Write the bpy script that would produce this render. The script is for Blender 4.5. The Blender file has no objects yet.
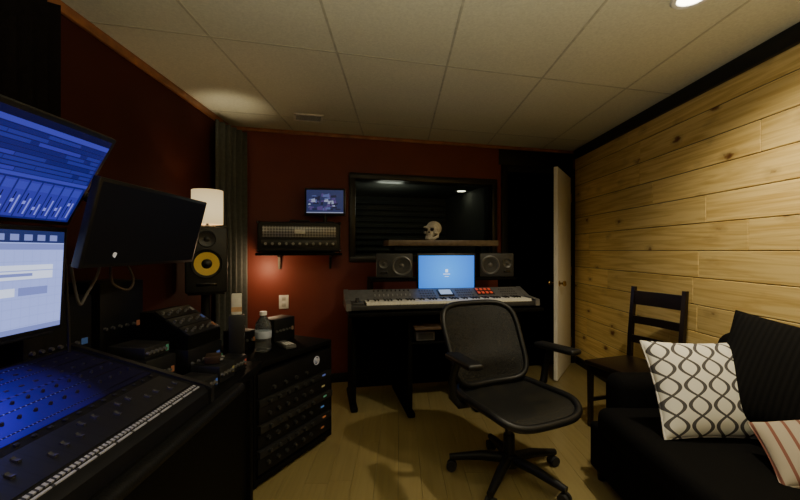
import bpy, bmesh, math, random
from mathutils import Vector, Matrix, Euler
random.seed(7)
S = bpy.context.scene
C = S.collection
PI = math.pi
R = math.radians

# ------------------------------------------------------------------ materials
def nt_new(name):
    m = bpy.data.materials.new(name); m.use_nodes = True
    nt = m.node_tree
    return m, nt, nt.nodes['Principled BSDF']

def M(name, col, rough=.5, metal=0, noise=.15, nscale=25, bump=0, bscale=200, spec=.5, emit=None, es=0):
    m, nt, b = nt_new(name)
    tc = nt.nodes.new('ShaderNodeTexCoord')
    n = nt.nodes.new('ShaderNodeTexNoise'); n.inputs['Scale'].default_value = nscale; n.inputs['Detail'].default_value = 4
    nt.links.new(tc.outputs['Object'], n.inputs['Vector'])
    r = nt.nodes.new('ShaderNodeValToRGB')
    r.color_ramp.elements[0].position = .3; r.color_ramp.elements[1].position = .7
    r.color_ramp.elements[0].color = (*[c*(1-noise) for c in col], 1)
    r.color_ramp.elements[1].color = (*[min(1, c*(1+noise)) for c in col], 1)
    nt.links.new(n.outputs['Fac'], r.inputs['Fac'])
    nt.links.new(r.outputs['Color'], b.inputs['Base Color'])
    b.inputs['Roughness'].default_value = rough; b.inputs['Metallic'].default_value = metal
    b.inputs['Specular IOR Level'].default_value = spec
    if emit:
        b.inputs['Emission Color'].default_value = (*emit, 1); b.inputs['Emission Strength'].default_value = es
    if bump:
        n2 = nt.nodes.new('ShaderNodeTexNoise'); n2.inputs['Scale'].default_value = bscale
        nt.links.new(tc.outputs['Object'], n2.inputs['Vector'])
        bp = nt.nodes.new('ShaderNodeBump'); bp.inputs['Strength'].default_value = bump; bp.inputs['Distance'].default_value = .005
        nt.links.new(n2.outputs['Fac'], bp.inputs['Height']); nt.links.new(bp.outputs['Normal'], b.inputs['Normal'])
    return m

def E(name, col, s=1.0):
    m, nt, b = nt_new(name)
    b.inputs['Base Color'].default_value = (.01, .01, .01, 1); b.inputs['Roughness'].default_value = .25
    tc = nt.nodes.new('ShaderNodeTexCoord')
    n = nt.nodes.new('ShaderNodeTexNoise'); n.inputs['Scale'].default_value = 4
    nt.links.new(tc.outputs['Object'], n.inputs['Vector'])
    r = nt.nodes.new('ShaderNodeValToRGB')
    r.color_ramp.elements[0].color = (*[c*.88 for c in col], 1); r.color_ramp.elements[1].color = (*[c*1.1 for c in col], 1)
    nt.links.new(n.outputs['Fac'], r.inputs['Fac']); nt.links.new(r.outputs['Color'], b.inputs['Emission Color'])
    b.inputs['Emission Strength'].default_value = s
    return m

def mathnode(nt, op, a, c=None):
    n = nt.nodes.new('ShaderNodeMath'); n.operation = op
    for i, q in enumerate((a, c)):
        if q is None: continue
        if isinstance(q, (int, float)): n.inputs[i].default_value = q
        else: nt.links.new(q, n.inputs[i])
    return n.outputs[0]

def glow_fac(nt, tc, scale, centre):
    """spherical falloff around a point in object space, 1 at the centre"""
    gr = nt.nodes.new('ShaderNodeTexGradient'); gr.gradient_type = 'SPHERICAL'
    mp = nt.nodes.new('ShaderNodeMapping'); mp.inputs['Scale'].default_value = scale
    mp.inputs['Location'].default_value = [-s*c for s, c in zip(scale, centre)]
    nt.links.new(tc.outputs['Object'], mp.inputs['Vector']); nt.links.new(mp.outputs[0], gr.inputs['Vector'])
    return gr.outputs['Fac']

def stripes(name, axis, period, duty, ca, cb, rough=.4, es=0, glow=None):
    """stripes across `axis`: ca for the first `duty` of each period, cb for the rest; es makes ca glow"""
    m, nt, pb = nt_new(name)
    tc = nt.nodes.new('ShaderNodeTexCoord'); sp = nt.nodes.new('ShaderNodeSeparateXYZ'); nt.links.new(tc.outputs['Object'], sp.inputs[0])
    v = mathnode(nt, 'FRACT', mathnode(nt, 'MULTIPLY', sp.outputs[axis], 1/period))
    r = nt.nodes.new('ShaderNodeValToRGB'); r.color_ramp.interpolation = 'CONSTANT'
    r.color_ramp.elements[0].color = (*ca, 1); r.color_ramp.elements[1].position = duty; r.color_ramp.elements[1].color = (*cb, 1)
    nt.links.new(v, r.inputs['Fac']); pb.inputs['Roughness'].default_value = rough
    if es:
        pb.inputs['Base Color'].default_value = (.004, .004, .008, 1); pb.inputs['Specular IOR Level'].default_value = .2
        nt.links.new(r.outputs['Color'], pb.inputs['Emission Color']); pb.inputs['Emission Strength'].default_value = es
        if glow: nt.links.new(mathnode(nt, 'MULTIPLY', glow_fac(nt, tc, *glow), es), pb.inputs['Emission Strength'])
    else: nt.links.new(r.outputs['Color'], pb.inputs['Base Color'])
    return m

def wood_boards(name, axis, across, light, mid, dark, knots=True, rough=.45, contrast=.12, coat=0, spec=.5, fine=16):
    """boards as separate islands; grain runs along `axis`"""
    m, nt, b = nt_new(name); N = nt.nodes.new; L = nt.links.new
    tc = N('ShaderNodeTexCoord'); geo = N('ShaderNodeNewGeometry')
    off = N('ShaderNodeVectorMath'); off.operation = 'MULTIPLY_ADD'
    comb = N('ShaderNodeCombineXYZ')
    for k in range(3): L(geo.outputs['Random Per Island'], comb.inputs[k])
    L(comb.outputs[0], off.inputs[0]); off.inputs[1].default_value = (7.3, 9.1, 5.7); L(tc.outputs['Object'], off.inputs[2])
    sc = [10, 10, 10]; sc[axis] = .8; sc[across] = fine
    mp = N('ShaderNodeMapping'); mp.inputs['Scale'].default_value = sc; L(off.outputs[0], mp.inputs['Vector'])
    n = N('ShaderNodeTexNoise'); n.inputs['Scale'].default_value = 1.2; n.inputs['Detail'].default_value = 7; n.inputs['Distortion'].default_value = 2.0
    L(mp.outputs[0], n.inputs['Vector'])
    r = N('ShaderNodeValToRGB'); e = r.color_ramp.elements
    e[0].position = .34; e[0].color = (*mid, 1); e[1].position = .59; e[1].color = (*light, 1)
    L(n.outputs['Fac'], r.inputs['Fac'])
    hsv = N('ShaderNodeHueSaturation')
    mr = N('ShaderNodeMapRange'); mr.inputs['To Min'].default_value = 1-contrast; mr.inputs['To Max'].default_value = 1+contrast
    L(geo.outputs['Random Per Island'], mr.inputs['Value']); L(mr.outputs[0], hsv.inputs['Value']); L(r.outputs['Color'], hsv.inputs['Color'])
    out = hsv.outputs['Color']
    if knots:
        sk = [3, 3, 3]; sk[axis] = 3.4; sk[across] = 6.6
        mk = N('ShaderNodeMapping'); mk.inputs['Scale'].default_value = sk; L(off.outputs[0], mk.inputs['Vector'])
        nd = N('ShaderNodeTexNoise'); nd.inputs['Scale'].default_value = 4; nd.inputs['Detail'].default_value = 3; L(mk.outputs[0], nd.inputs['Vector'])
        wob = N('ShaderNodeVectorMath'); wob.operation = 'MULTIPLY_ADD'; L(nd.outputs['Color'], wob.inputs[0]); wob.inputs[1].default_value = (.3, .3, .3); L(mk.outputs[0], wob.inputs[2])
        v = N('ShaderNodeTexVoronoi'); v.inputs['Scale'].default_value = 1.0; L(wob.outputs[0], v.inputs['Vector'])
        rk = N('ShaderNodeValToRGB'); ek = rk.color_ramp.elements
        ek[0].position = .05; ek[0].color = (1, 1, 1, 1); ek[1].position = .30; ek[1].color = (0, 0, 0, 1)
        q = ek.new(.11); q.color = (.7, .7, .7, 1); q = ek.new(.14); q.color = (.28, .28, .28, 1)
        L(v.outputs['Distance'], rk.inputs['Fac'])
        mx = N('ShaderNodeMix'); mx.data_type = 'RGBA'
        L(rk.outputs['Color'], mx.inputs[0]); L(out, mx.inputs[6]); mx.inputs[7].default_value = (*dark, 1)
        out = mx.outputs[2]
    L(out, b.inputs['Base Color']); b.inputs['Roughness'].default_value = rough
    b.inputs['Specular IOR Level'].default_value = spec
    b.inputs['Coat Weight'].default_value = coat; b.inputs['Coat Roughness'].default_value = .15
    return m

BLACK = M('black_paint', (.009, .009, .009), .5, spec=.3)
BLKPLA = M('black_plastic', (.011, .011, .012), .4, spec=.4)
BLKGLOSS = M('gloss_black', (.008, .008, .009), .12)
DARKMETAL = M('dark_metal', (.05, .05, .055), .35, .8)
WHITEP = M('white_plastic', (.75, .74, .7), .4)
BLKWOOD = M('black_laminate', (.003, .0028, .0026), .6, spec=.1)
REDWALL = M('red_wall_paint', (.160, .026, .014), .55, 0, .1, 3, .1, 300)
REDWALL_DIM = M('red_wall_paint_dimmed', (.052, .0105, .0067), .75, 0, .1, 3, .1, 300, spec=.2)  # same red paint, darkened in the colour so the left wall reads as shaded
TRIMWOOD = M('brown_trim_wood', (.30, .115, .043), .45, 0, .3, 12)
PANEL_BLACK = M('panel_black', (.008, .006, .006), .95, 0, .2, 60, .3, 400, spec=.1)
CLOTH = M('black_upholstery', (.0035, .0033, .0035), .9, 0, .3, 120, .5, 500, spec=.1)
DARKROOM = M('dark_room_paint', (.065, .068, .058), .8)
BLKCONE = M('rubber', (.014, .014, .014), .6)

# ------------------------------------------------------------------ mesh builder
class MB:
    def __init__(s): s.bm = bmesh.new(); s.mi = 0
    def _add(s, t, mat=None):
        for f in t.faces: f.material_index = s.mi
        if mat is not None: bmesh.ops.transform(t, matrix=mat, verts=t.verts)
        me = bpy.data.meshes.new('tmp'); t.to_mesh(me); t.free()
        s.bm.from_mesh(me); bpy.data.meshes.remove(me); return s
    def box(s, c, d, rot=(0, 0, 0), bev=0, seg=2):
        t = bmesh.new(); bmesh.ops.create_cube(t, size=1)
        bmesh.ops.scale(t, vec=d, verts=t.verts)
        if bev: bmesh.ops.bevel(t, geom=list(t.edges), offset=min(bev, min(d)*.48), segments=seg, affect='EDGES', profile=.5)
        return s._add(t, Matrix.Translation(c) @ Euler(rot).to_matrix().to_4x4())
    def b2(s, x0, x1, y0, y1, z0, z1, bev=0, seg=2):
        return s.box(((x0+x1)/2, (y0+y1)/2, (z0+z1)/2), (abs(x1-x0), abs(y1-y0), abs(z1-z0)), bev=bev, seg=seg)
    def cyl(s, p0, p1, r0, r1=None, seg=20):
        p0 = Vector(p0); p1 = Vector(p1); r1 = r0 if r1 is None else r1
        t = bmesh.new(); L = (p1-p0).length
        bmesh.ops.create_cone(t, cap_ends=True, segments=seg, radius1=r0, radius2=r1, depth=L)
        q = Vector((0, 0, 1)).rotation_difference((p1-p0).normalized()).to_matrix().to_4x4()
        return s._add(t, Matrix.Translation((p0+p1)/2) @ q)
    def sph(s, c, r, u=20, v=14, rot=(0, 0, 0)):
        t = bmesh.new(); bmesh.ops.create_uvsphere(t, u_segments=u, v_segments=v, radius=1)
        if not hasattr(r, '__len__'): r = (r, r, r)
        bmesh.ops.scale(t, vec=r, verts=t.verts)
        return s._add(t, Matrix.Translation(c) @ Euler(rot).to_matrix().to_4x4())
    def lathe(s, prof, loc=(0, 0, 0), rot=(0, 0, 0), seg=28):
        t = bmesh.new(); rings = []
        for (r, z) in prof:
            if r < 1e-5: rings.append([t.verts.new((0, 0, z))])
            else: rings.append([t.verts.new((r*math.cos(2*PI*k/seg), r*math.sin(2*PI*k/seg), z)) for k in range(seg)])
        for a, b in zip(rings, rings[1:]):
            for k in range(seg):
                k2 = (k+1) % seg
                if len(a) == 1 and len(b) == 1: continue
                if len(a) == 1: t.faces.new((a[0], b[k], b[k2]))
                elif len(b) == 1: t.faces.new((a[k], a[k2], b[0]))
                else: t.faces.new((a[k], a[k2], b[k2], b[k]))
        bmesh.ops.recalc_face_normals(t, faces=t.faces)
        return s._add(t, Matrix.Translation(loc) @ Euler(rot).to_matrix().to_4x4())
    def tube(s, pts, r, seg=8, closed=False):
        pts = [Vector(p) for p in pts]; n = len(pts)
        t = bmesh.new(); rings = []
        tang0 = (pts[1]-pts[0]).normalized()
        nrm = tang0.orthogonal().normalized()
        for i in range(n):
            if closed: tg = (pts[(i+1) % n]-pts[i-1]).normalized()
            else: tg = (pts[min(i+1, n-1)]-pts[max(i-1, 0)]).normalized()
            nrm = (nrm - tg*nrm.dot(tg)).normalized(); bn = tg.cross(nrm)
            rr = r[i] if hasattr(r, '__len__') else r
            rings.append([t.verts.new(pts[i] + nrm*rr*math.cos(2*PI*k/seg) + bn*rr*math.sin(2*PI*k/seg)) for k in range(seg)])
        pairs = list(zip(rings, rings[1:])) + ([(rings[-1], rings[0])] if closed else [])
        for a, b in pairs:
            for k in range(seg): t.faces.new((a[k], a[(k+1) % seg], b[(k+1) % seg], b[k]))
        if not closed:
            t.faces.new(rings[0][::-1]); t.faces.new(rings[-1])
        bmesh.ops.recalc_face_normals(t, faces=t.faces)
        return s._add(t)
    def prism(s, poly, a0, a1, axis='y'):
        t = bmesh.new()
        def P(p, a): return {'y': (p[0], a, p[1]), 'x': (a, p[0], p[1]), 'z': (p[0], p[1], a)}[axis]
        A = [t.verts.new(P(p, a0)) for p in poly]; B = [t.verts.new(P(p, a1)) for p in poly]
        n = len(poly); t.faces.new(A); t.faces.new(B[::-1])
        for k in range(n): t.faces.new((A[k], B[k], B[(k+1) % n], A[(k+1) % n]))
        bmesh.ops.recalc_face_normals(t, faces=t.faces)
        return s._add(t)
    def quad(s, pts):
        t = bmesh.new(); t.faces.new([t.verts.new(p) for p in pts]); return s._add(t)
    def grid(s, fn, nu, nv):
        t = bmesh.new()
        V = [[t.verts.new(fn(i/nu, j/nv)) for j in range(nv+1)] for i in range(nu+1)]
        for i in range(nu):
            for j in range(nv): t.faces.new((V[i][j], V[i+1][j], V[i+1][j+1], V[i][j+1]))
        bmesh.ops.remove_doubles(t, verts=t.verts, dist=1e-5)
        bmesh.ops.recalc_face_normals(t, faces=t.faces)
        return s._add(t)
    def build(s, name, mats, parent=None, smooth=40):
        me = bpy.data.meshes.new(name); s.bm.to_mesh(me); s.bm.free()
        for m in (mats if isinstance(mats, (list, tuple)) else [mats]): me.materials.append(m)
        if smooth:
            me.polygons.foreach_set('use_smooth', [True]*len(me.polygons))
            me.set_sharp_from_angle(angle=R(smooth))
        o = bpy.data.objects.new(name, me); C.objects.link(o)
        if parent: o.parent = parent
        return o

def thing(name, label, cat, loc=(0, 0, 0), rz=0, group=None, rot=None):
    o = bpy.data.objects.new(name, None); C.objects.link(o); o.empty_display_size = .1
    o.location = loc; o.rotation_euler = rot if rot else (0, 0, rz)
    o['label'] = label; o['category'] = cat
    if group: o['group'] = group
    return o
def tag(o, label, cat, group=None):
    o['label'] = label; o['category'] = cat
    if group: o['group'] = group
    return o
def struct(o): o['kind'] = 'structure'; return o
def inst(src, name, parent, loc=(0, 0, 0), rot=(0, 0, 0)):
    o = src.copy(); o.name = name; C.objects.link(o); o.parent = parent; o.location = loc; o.rotation_euler = rot
    return o
class Rep:
    """one mesh repeated as individual part objects"""
    def __init__(s, mb, name, mat, smooth=40): s.mb, s.name, s.mat, s.sm, s.o = mb, name, mat, smooth, None
    def put(s, parent, loc, rot=(0, 0, 0)):
        if s.o is None: s.o = o = s.mb.build(s.name, s.mat, parent, s.sm)
        else: o = inst(s.o, s.name, parent)
        o.location = loc; o.rotation_euler = rot; return o

# ------------------------------------------------------------------ room
XL, XR, CEIL, CAMZ = -1.51, 1.95, 2.35, 1.25
YB = -1.2
SL = .262; WA = math.atan(SL); WLEN = (XR-XL)/math.cos(WA)
def yw(x): return 3.55 + SL*(x-XL)

# floor boards
b = MB(); x = XL
random.seed(3)
while x < XR-.001:
    w = min(.125, XR-x); y = YB - random.random()
    while y < 4.6:
        l = 1.2
        y0 = max(y, YB); y1 = min(y+l, 4.6)
        if y1 > y0: b.b2(x+.0006, x+w-.0006, y0+.0006, y1-.0006, -.03, 0)
        y += l
    x += w
FLOORM = wood_boards('oak_laminate', 1, 0, (.275, .215, .088), (.235, .18, .07), (.15, .08, .03), False, .3, .05, .2)
struct(b.build('floor', FLOORM, smooth=0))

# ceiling with tiles and grid
tilem = M('ceiling_tile', (.66, .65, .50), .9, 0, .08, 90, .5, 350)
gridm = M('ceiling_grid_metal', (.46, .445, .33), .5)
b = MB(); b.b2(XL-.1, XR+.1, YB-.1, 4.7, CEIL, CEIL+.08)
ceil = struct(b.build('ceiling', tilem, smooth=0))
b = MB()
for k in range(-2, 4):
    gx = -.35+.63*k
    if XL < gx < XR: b.b2(gx-.006, gx+.006, YB, min(yw(gx), 4.6), CEIL-.002, CEIL+.002)
for k in range(-3, 2):
    yo = 2.32+1.22*k
    b.prism([(XL, yo+SL*XL-.006), (XR, yo+SL*XR-.006), (XR, yo+SL*XR+.006), (XL, yo+SL*XL+.006)], CEIL-.002, CEIL+.002, 'z')
g = b.build('ceiling_grid', gridm, ceil, smooth=0); g['kind'] = 'structure'

# walls
b = MB(); b.b2(XL-.1, XL, YB, 3.8, 0, CEIL); struct(b.build('wall_left', REDWALL_DIM, smooth=0))
b = MB(); b.b2(XL-.1, XR+.1, YB-.1, YB, 0, CEIL); struct(b.build('wall_front', M('wall_behind_paint', (.12, .08, .05), .7), smooth=0))
PINE = wood_boards('pine_boards', 1, 2, (.84, .625, .25), (.64, .425, .13), (.16, .06, .016), True, .6, .11, 0, .25, 20)
b = MB(); z = 0; random.seed(11)
b.mi = 1; b.b2(XR+.005, XR+.1, YB, 4.75, 0, CEIL); b.mi = 0
while z < CEIL-.01:
    h = min(.178, CEIL-z); y = YB - random.uniform(0, 1.5)
    while y < 4.7:
        l = random.choice((1.1, 1.5, 1.9))
        y0 = max(y, YB); y1 = min(y+l, 4.7)
        if y1-y0 > .02: b.box((XR+.010, (y0+y1)/2, z+h/2), (.02, y1-y0-.003, h-.004), bev=.003, seg=1)
        y += l
    z += h
struct(b.build('wall_right', [PINE, BLACK], smooth=0))

# back wall: local u along wall, +y behind
def wallobj(o): o.location = (XL, 3.55, 0); o.rotation_euler = (0, 0, WA); return o
WU0, WU1, WZ0, WZ1 = 1.105, 2.56, 1.18, 1.94
DU0, DU1, DZ = 2.735, 3.50, 2.08
b = MB(); T = .14
b.b2(-.1, WU0, 0, T, 0, CEIL); b.b2(WU0, WU1, 0, T, 0, WZ0); b.b2(WU0, WU1, 0, T, WZ1, CEIL)
b.b2(WU1, DU0, 0, T, 0, CEIL); b.b2(DU0, DU1, 0, T, DZ, CEIL); b.b2(DU1, WLEN+.05, 0, T, 0, CEIL)
struct(wallobj(b.build('wall_back', REDWALL, smooth=0)))
# live room beyond the glass and dark hall beyond the doorway
LV, LC = 1.6, 1.985
b = MB()
b.b2(.3, .4, T, LV, 0, LC); b.b2(2.66, 2.70, T, LV, 0, LC); b.b2(.3, 2.7, LV, LV+.1, 0, LC)
b.b2(.3, 2.7, T, LV+.1, LC, LC+.1); b.b2(.3, 2.7, T, LV+.1, -.1, 0)
poly = [(LV+.02, .75)]
for k in range(15): poly += [(LV, .75+.08*k), (LV-.06, .75+.08*k+.010), (LV-.06, .75+.08*k+.046), (LV, .75+.08*k+.056)]
poly += [(LV+.02, .75+.08*15)]
b.prism(poly, .45, 2.64, 'x')
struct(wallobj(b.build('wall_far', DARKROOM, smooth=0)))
b = MB(); b.b2(2.70, 2.74, T, 1.4, 0, CEIL); b.b2(3.66, 3.72, T, 1.4, 0, CEIL); b.b2(2.70, 3.72, 1.4, 1.45, 0, CEIL)
b.b2(2.70, 3.72, T, 1.45, CEIL, CEIL+.05); b.b2(2.70, 3.72, 0, 1.45, -.06, 0)
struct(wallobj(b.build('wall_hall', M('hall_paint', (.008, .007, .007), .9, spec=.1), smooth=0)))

# window
win = struct(wallobj(bpy.data.objects.new('window_1', None))); C.objects.link(win)
b = MB(); f = .048
b.b2(WU0-f, WU1+f, -.03, .03, WZ1-.012, WZ1+f, .006); b.b2(WU0-f, WU1+f, -.03, .03, WZ0-f, WZ0+.012, .006)
b.b2(WU0-f, WU0+.012, -.03, .03, WZ0, WZ1, .006); b.b2(WU1-.012, WU1+f, -.03, .03, WZ0, WZ1, .006)
b.b2(WU0, WU1, .03, T, WZ1-.015, WZ1+.005); b.b2(WU0, WU1, .03, T, WZ0-.005, WZ0+.02)
b.b2(WU0-.005, WU0+.02, .03, T, WZ0, WZ1); b.b2(WU1-.02, WU1+.005, .03, T, WZ0, WZ1)
b.build('window_frame', M('black_window_frame', (.013, .012, .011), .35), win)
gm, nt, pb = nt_new('window_glass')
tr = nt.nodes.new('ShaderNodeBsdfTransparent'); gl = nt.nodes.new('ShaderNodeBsdfGlossy'); gl.inputs['Roughness'].default_value = .03
gl.inputs['Color'].default_value = (.04, .04, .038, 1)
tr.inputs['Color'].default_value = (.75, .80, .76, 1)
fr = nt.nodes.new('ShaderNodeFresnel'); fr.inputs['IOR'].default_value = 1.4
mx = nt.nodes.new('ShaderNodeMixShader'); nt.links.new(fr.outputs[0], mx.inputs[0]); nt.links.new(tr.outputs[0], mx.inputs[1]); nt.links.new(gl.outputs[0], mx.inputs[2])
nt.links.new(mx.outputs[0], nt.nodes['Material Output'].inputs['Surface'])
b = MB(); b.b2(WU0+.01, WU1-.01, .045, .051, WZ0+.01, WZ1-.01); b.build('window_pane', gm, win, smooth=0)

# trims
def trim(n, mb, m, wall=False):
    o = struct(mb.build(n, m))
    if wall: wallobj(o)
    return o
b = MB(); b.b2(XL, XL+.02, YB, 3.56, CEIL-.05, CEIL-.001, .004); trim('trim_1', b, TRIMWOOD)
b = MB(); b.b2(0, WLEN-.02, -.018, 0, CEIL-.035, CEIL-.001, .004); trim('trim_2', b, TRIMWOOD, True)
b = MB(); b.b2(XR-.03, XR, YB, 4.43, CEIL-.095, CEIL-.001, .004); trim('trim_3', b, BLACK)
b = MB(); f = .07
b.b2(DU0-f, DU0+.005, -.02, T, 0, DZ+f, .004); b.b2(DU1-.005, DU1+.06, -.02, T, 0, DZ+f, .004); b.b2(DU0-f, DU1+.06, -.02, T, DZ-.005, DZ+f, .004)
b.b2(DU0-.1, WLEN-.035, -.01, -.0005, DZ+.07, CEIL-.036, .002); trim('trim_4', b, BLACK, True)
b = MB(); b.b2(XR-.014, XR, YB, 4.42, 0, .085, .003); struct(b.build('baseboard_right', BLACK))
b = MB(); b.b2(0, DU0-.08, -.014, 0, 0, .085, .003); struct(wallobj(b.build('baseboard_back', BLACK)))
b = MB(); b.b2(XL, XL+.014, YB, 3.53, 0, .085, .003); struct(b.build('baseboard_left', BLACK))

# door leaf (flat slab)
hx, hy = 1.86, 4.40; nx, ny = 1.475, 3.79
DL = math.hypot(nx-hx, ny-hy)
door = struct(bpy.data.objects.new('door_1', None)); C.objects.link(door)
door.location = (hx, hy, 0); door.rotation_euler = (0, 0, math.atan2(ny-hy, nx-hx))   # local +x along leaf
DOORM = M('white_door_paint', (.90, .87, .77), .4, 0, .02)
b = MB(); b.b2(0, DL, -.018, .018, .012, 2.04, .003)
b.build('door_panel', DOORM, door)
b = MB()
for sy in (-1, 1):
    b.lathe([(0, 0), (.026, 0), (.028, .006), (.012, .01), (.011, .03), (.024, .04), (.027, .052), (.018, .064), (0, .066)], (DL-.065, sy*.018, .93), (R(-90*sy), 0, 0))
b.build('door_handle', M('brass', (.45, .3, .1), .25, 1), door)
hb = MB(); hb.cyl((0, 0, -.045), (0, 0, .045), .008); hr = Rep(hb, 'hinge', M('hinge_brass', (.35, .24, .1), .35, 1))
for zz in (.25, 1.02, 1.82): hr.put(door, (.004, .018, zz))

# ------------------------------------------------------------------ lights
def spot(loc, e, col, size=150, blend=.7, rad=.05, rot=(0, 0, 0)):  # makes the room's lamp spots and the added fill spots
    l = bpy.data.lights.new('room_or_fill_spot', 'SPOT'); l.energy = e; l.color = col; l.spot_size = R(size); l.spot_blend = blend; l.shadow_soft_size = rad
    o = bpy.data.objects.new('room_or_fill_spot', l); C.objects.link(o); o.location = loc; o.rotation_euler = rot; return o
def point(loc, e, col, rad=.05):  # makes the table lamp bulb and the added fill points
    l = bpy.data.lights.new('bulb_or_fill', 'POINT'); l.energy = e; l.color = col; l.shadow_soft_size = rad
    o = bpy.data.objects.new('bulb_or_fill', l); C.objects.link(o); o.location = loc; return o
WARM = (1, .87, .61)
def downlight(x, y, zc, label, e, group=None, es=30, col=WARM):
    t = thing('recessed_light_or_glint', label, 'ceiling light', (x, y, zc), group=group)
    b = MB(); b.lathe([(.052, .002), (.075, .002), (.078, -.003), (.072, -.008), (.055, -.006), (.052, .002)]); b.build('trim_ring', WHITEP, t)
    b = MB(); b.lathe([(0, -.003), (.052, -.003), (.052, .0), (0, .0)]); b.build('lens', E('light_lens', (1, .9, .7), es), t)
    if e: spot((x, y, zc-.02), e, col)
    return t
downlight(1.27, 1.745, CEIL, 'round recessed ceiling light over the sofa near the pine wall', 88, es=14)
spot((.35, .2, CEIL-.02), 7, WARM)
# unseen spot added further back, aimed to brighten the pine wall
spot((1.15, .45, CEIL-.02), 36, WARM, 125, .8, .05, (0, R(38), 0))
# added upward fill spot, unseen behind the camera, brightens the ceiling
spot((.45, -.25, 1.25), 165, (1, .92, .68), 165, .6, .12, (PI, 0, 0))
def W(u, y, z): return Vector((XL+u*math.cos(WA)-y*math.sin(WA), 3.55+u*math.sin(WA)+y*math.cos(WA), z))
p = W(2.56, .80, LC); downlight(p.x, p.y, LC, 'glowing disc behind the control room window standing in for a ceiling light reflection', 0, es=10)  # added disc without a lamp, imitates a reflection in the glass
point(W(1.6, .6, 1.78), 2.8, (1, .95, .82), .15)  # added fill light to even out the live room, no fixture

# ceiling vent
t = thing('ceiling_vent', 'small slatted air vent in the ceiling near the red back wall', 'vent', (-.76, 3.32, CEIL), WA)
b = MB(); w, d = .12, .09
b.b2(-w, w, -d, -d+.02, -.008, .001); b.b2(-w, w, d-.02, d, -.008, .001); b.b2(-w, -w+.02, -d, d, -.008, .001); b.b2(w-.02, w, -d, d, -.008, .001)
b.build('frame', M('vent_paint', (.75, .72, .62), .5), t)
b = MB(); b.b2(-w+.02, w-.02, -d+.02, d-.02, -.001, .001); b.build('duct_opening', BLACK, t)
b = MB(); b.box((0, 0, 0), (.2, .016, .002)); rp = Rep(b, 'slat', M('vent_slat', (.55, .52, .45), .5))
for k in range(6): rp.put(t, (0, -d+.03+.024*k, -.004), (R(35), 0, 0))

# ------------------------------------------------------------------ corner curtain
def curt(u, v):
    x = -1.455+u*(.10); y = 3.15+u*.38
    a = .024*math.sin(u*2*PI*5.5)*(1-.15*v)
    n = Vector((.96, -.27))
    return (x+n.x*a, y+n.y*a, .06+v*2.22)
b = MB(); b.grid(curt, 80, 12)
cu = b.build('curtain', M('grey_curtain', (.065, .072, .068), .7, 0, .2, 40, .3, 300), smooth=80)
sm = cu.modifiers.new('thick', 'SOLIDIFY'); sm.thickness = .006
tag(cu, 'dark grey pleated curtain hanging in the corner beside the lit lamp', 'curtain')

# black panel added where the left wall fades into shade
t = thing('dark_fade_panel', 'black ridged panel added for the dark fade high on the left wall', 'wall panel', (XL+.021, .80, 1.96))
b = MB(); b.b2(0, .03, -.9, .9, -.31, .31); b.build('backing', PANEL_BLACK, t)
b = MB(); poly = [(.029, -.9)]
for k in range(28): poly += [(.032, -.9+k*1.8/28), (.075, -.9+(k+.5)*1.8/28)]
poly += [(.032, .9), (.029, .9)]
b.prism(poly, -.31, .31, 'z'); b.build('wedges', PANEL_BLACK, t, smooth=0)

# ------------------------------------------------------------------ studio desk and console (left)
DK = .711            # top of the studio desk (plus a hair)
t = thing('studio_desk', 'long black studio desk along the left wall under the mixing console', 'desk', (-1.05, .9, 0))
b = MB(); b.b2(-.44, .38, -1.3, 1.05, .67, .71, .006); b.build('desktop', BLKWOOD, t)
for y in (-1.28, .0, 1.0):
    b = MB(); b.b2(-.42, .34, y, y+.035, 0, .67, .003); b.build('side_panel', BLKWOOD, t)
b = MB(); b.b2(-.40, -.38, -1.25, 1.0, .2, .67); b.build('back_panel', BLKWOOD, t)
b = MB(); b.b2(.30, .32, .04, 1.0, .08, .67); b.build('front_panel', BLKWOOD, t)
b = MB(); b.box((.39, -.25, .688), (.05, 2.0, .038), bev=.016, seg=3); b.build('arm_pad', M('black_leather', (.006, .006, .006), .55, bump=.3, spec=.2), t)

con = thing('mixing_console', 'black mixing console with a violet blue pool of light and a thin grey button strip', 'mixing console', (-.915, .69, DK))
SLP = .14/.49
def sz(x): return .055+(.24-x)*SLP
CL = .72
b = MB(); b.prism([(.24, 0), (.24, .042), (.225, .0585), (-.25, sz(-.25)), (-.25, 0)], -CL, CL, 'y'); b.build('body', M('console_body', (.008, .008, .010), .5, .2, spec=.25), con)
for y in (-CL-.012, CL+.012):
    b = MB(); b.prism([(.25, 0), (.25, .052), (.225, .064), (-.255, sz(-.25)+.012), (-.255, 0)], y-.011, y+.011, 'y'); b.build('end_cheek', BLKPLA, con, smooth=0)
slope = math.atan(SLP)
def panel(x0, x1, y0, y1, h, mb):
    mb.box(((x0+x1)/2, (y0+y1)/2, sz((x0+x1)/2)+h/2), ((x1-x0)/math.cos(slope), y1-y0, h), (0, slope, 0))
GLOW = ((2.6, 2.0, 0), (-.13, .08, 0))  # painted falloff, shared by the glow panel and the LED rows
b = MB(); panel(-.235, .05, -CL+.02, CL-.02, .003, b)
blm, nt, pb = nt_new('blue_painted_glow')  # pool of blue light put into the emission colour
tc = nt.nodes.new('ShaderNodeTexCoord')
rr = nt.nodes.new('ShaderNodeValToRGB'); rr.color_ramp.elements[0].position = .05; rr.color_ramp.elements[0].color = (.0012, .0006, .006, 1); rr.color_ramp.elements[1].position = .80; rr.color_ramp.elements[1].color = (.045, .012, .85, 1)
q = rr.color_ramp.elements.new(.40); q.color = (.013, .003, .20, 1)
nt.links.new(glow_fac(nt, tc, *GLOW), rr.inputs['Fac']); nt.links.new(rr.outputs['Color'], pb.inputs['Emission Color']); pb.inputs['Emission Strength'].default_value = .9
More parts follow.
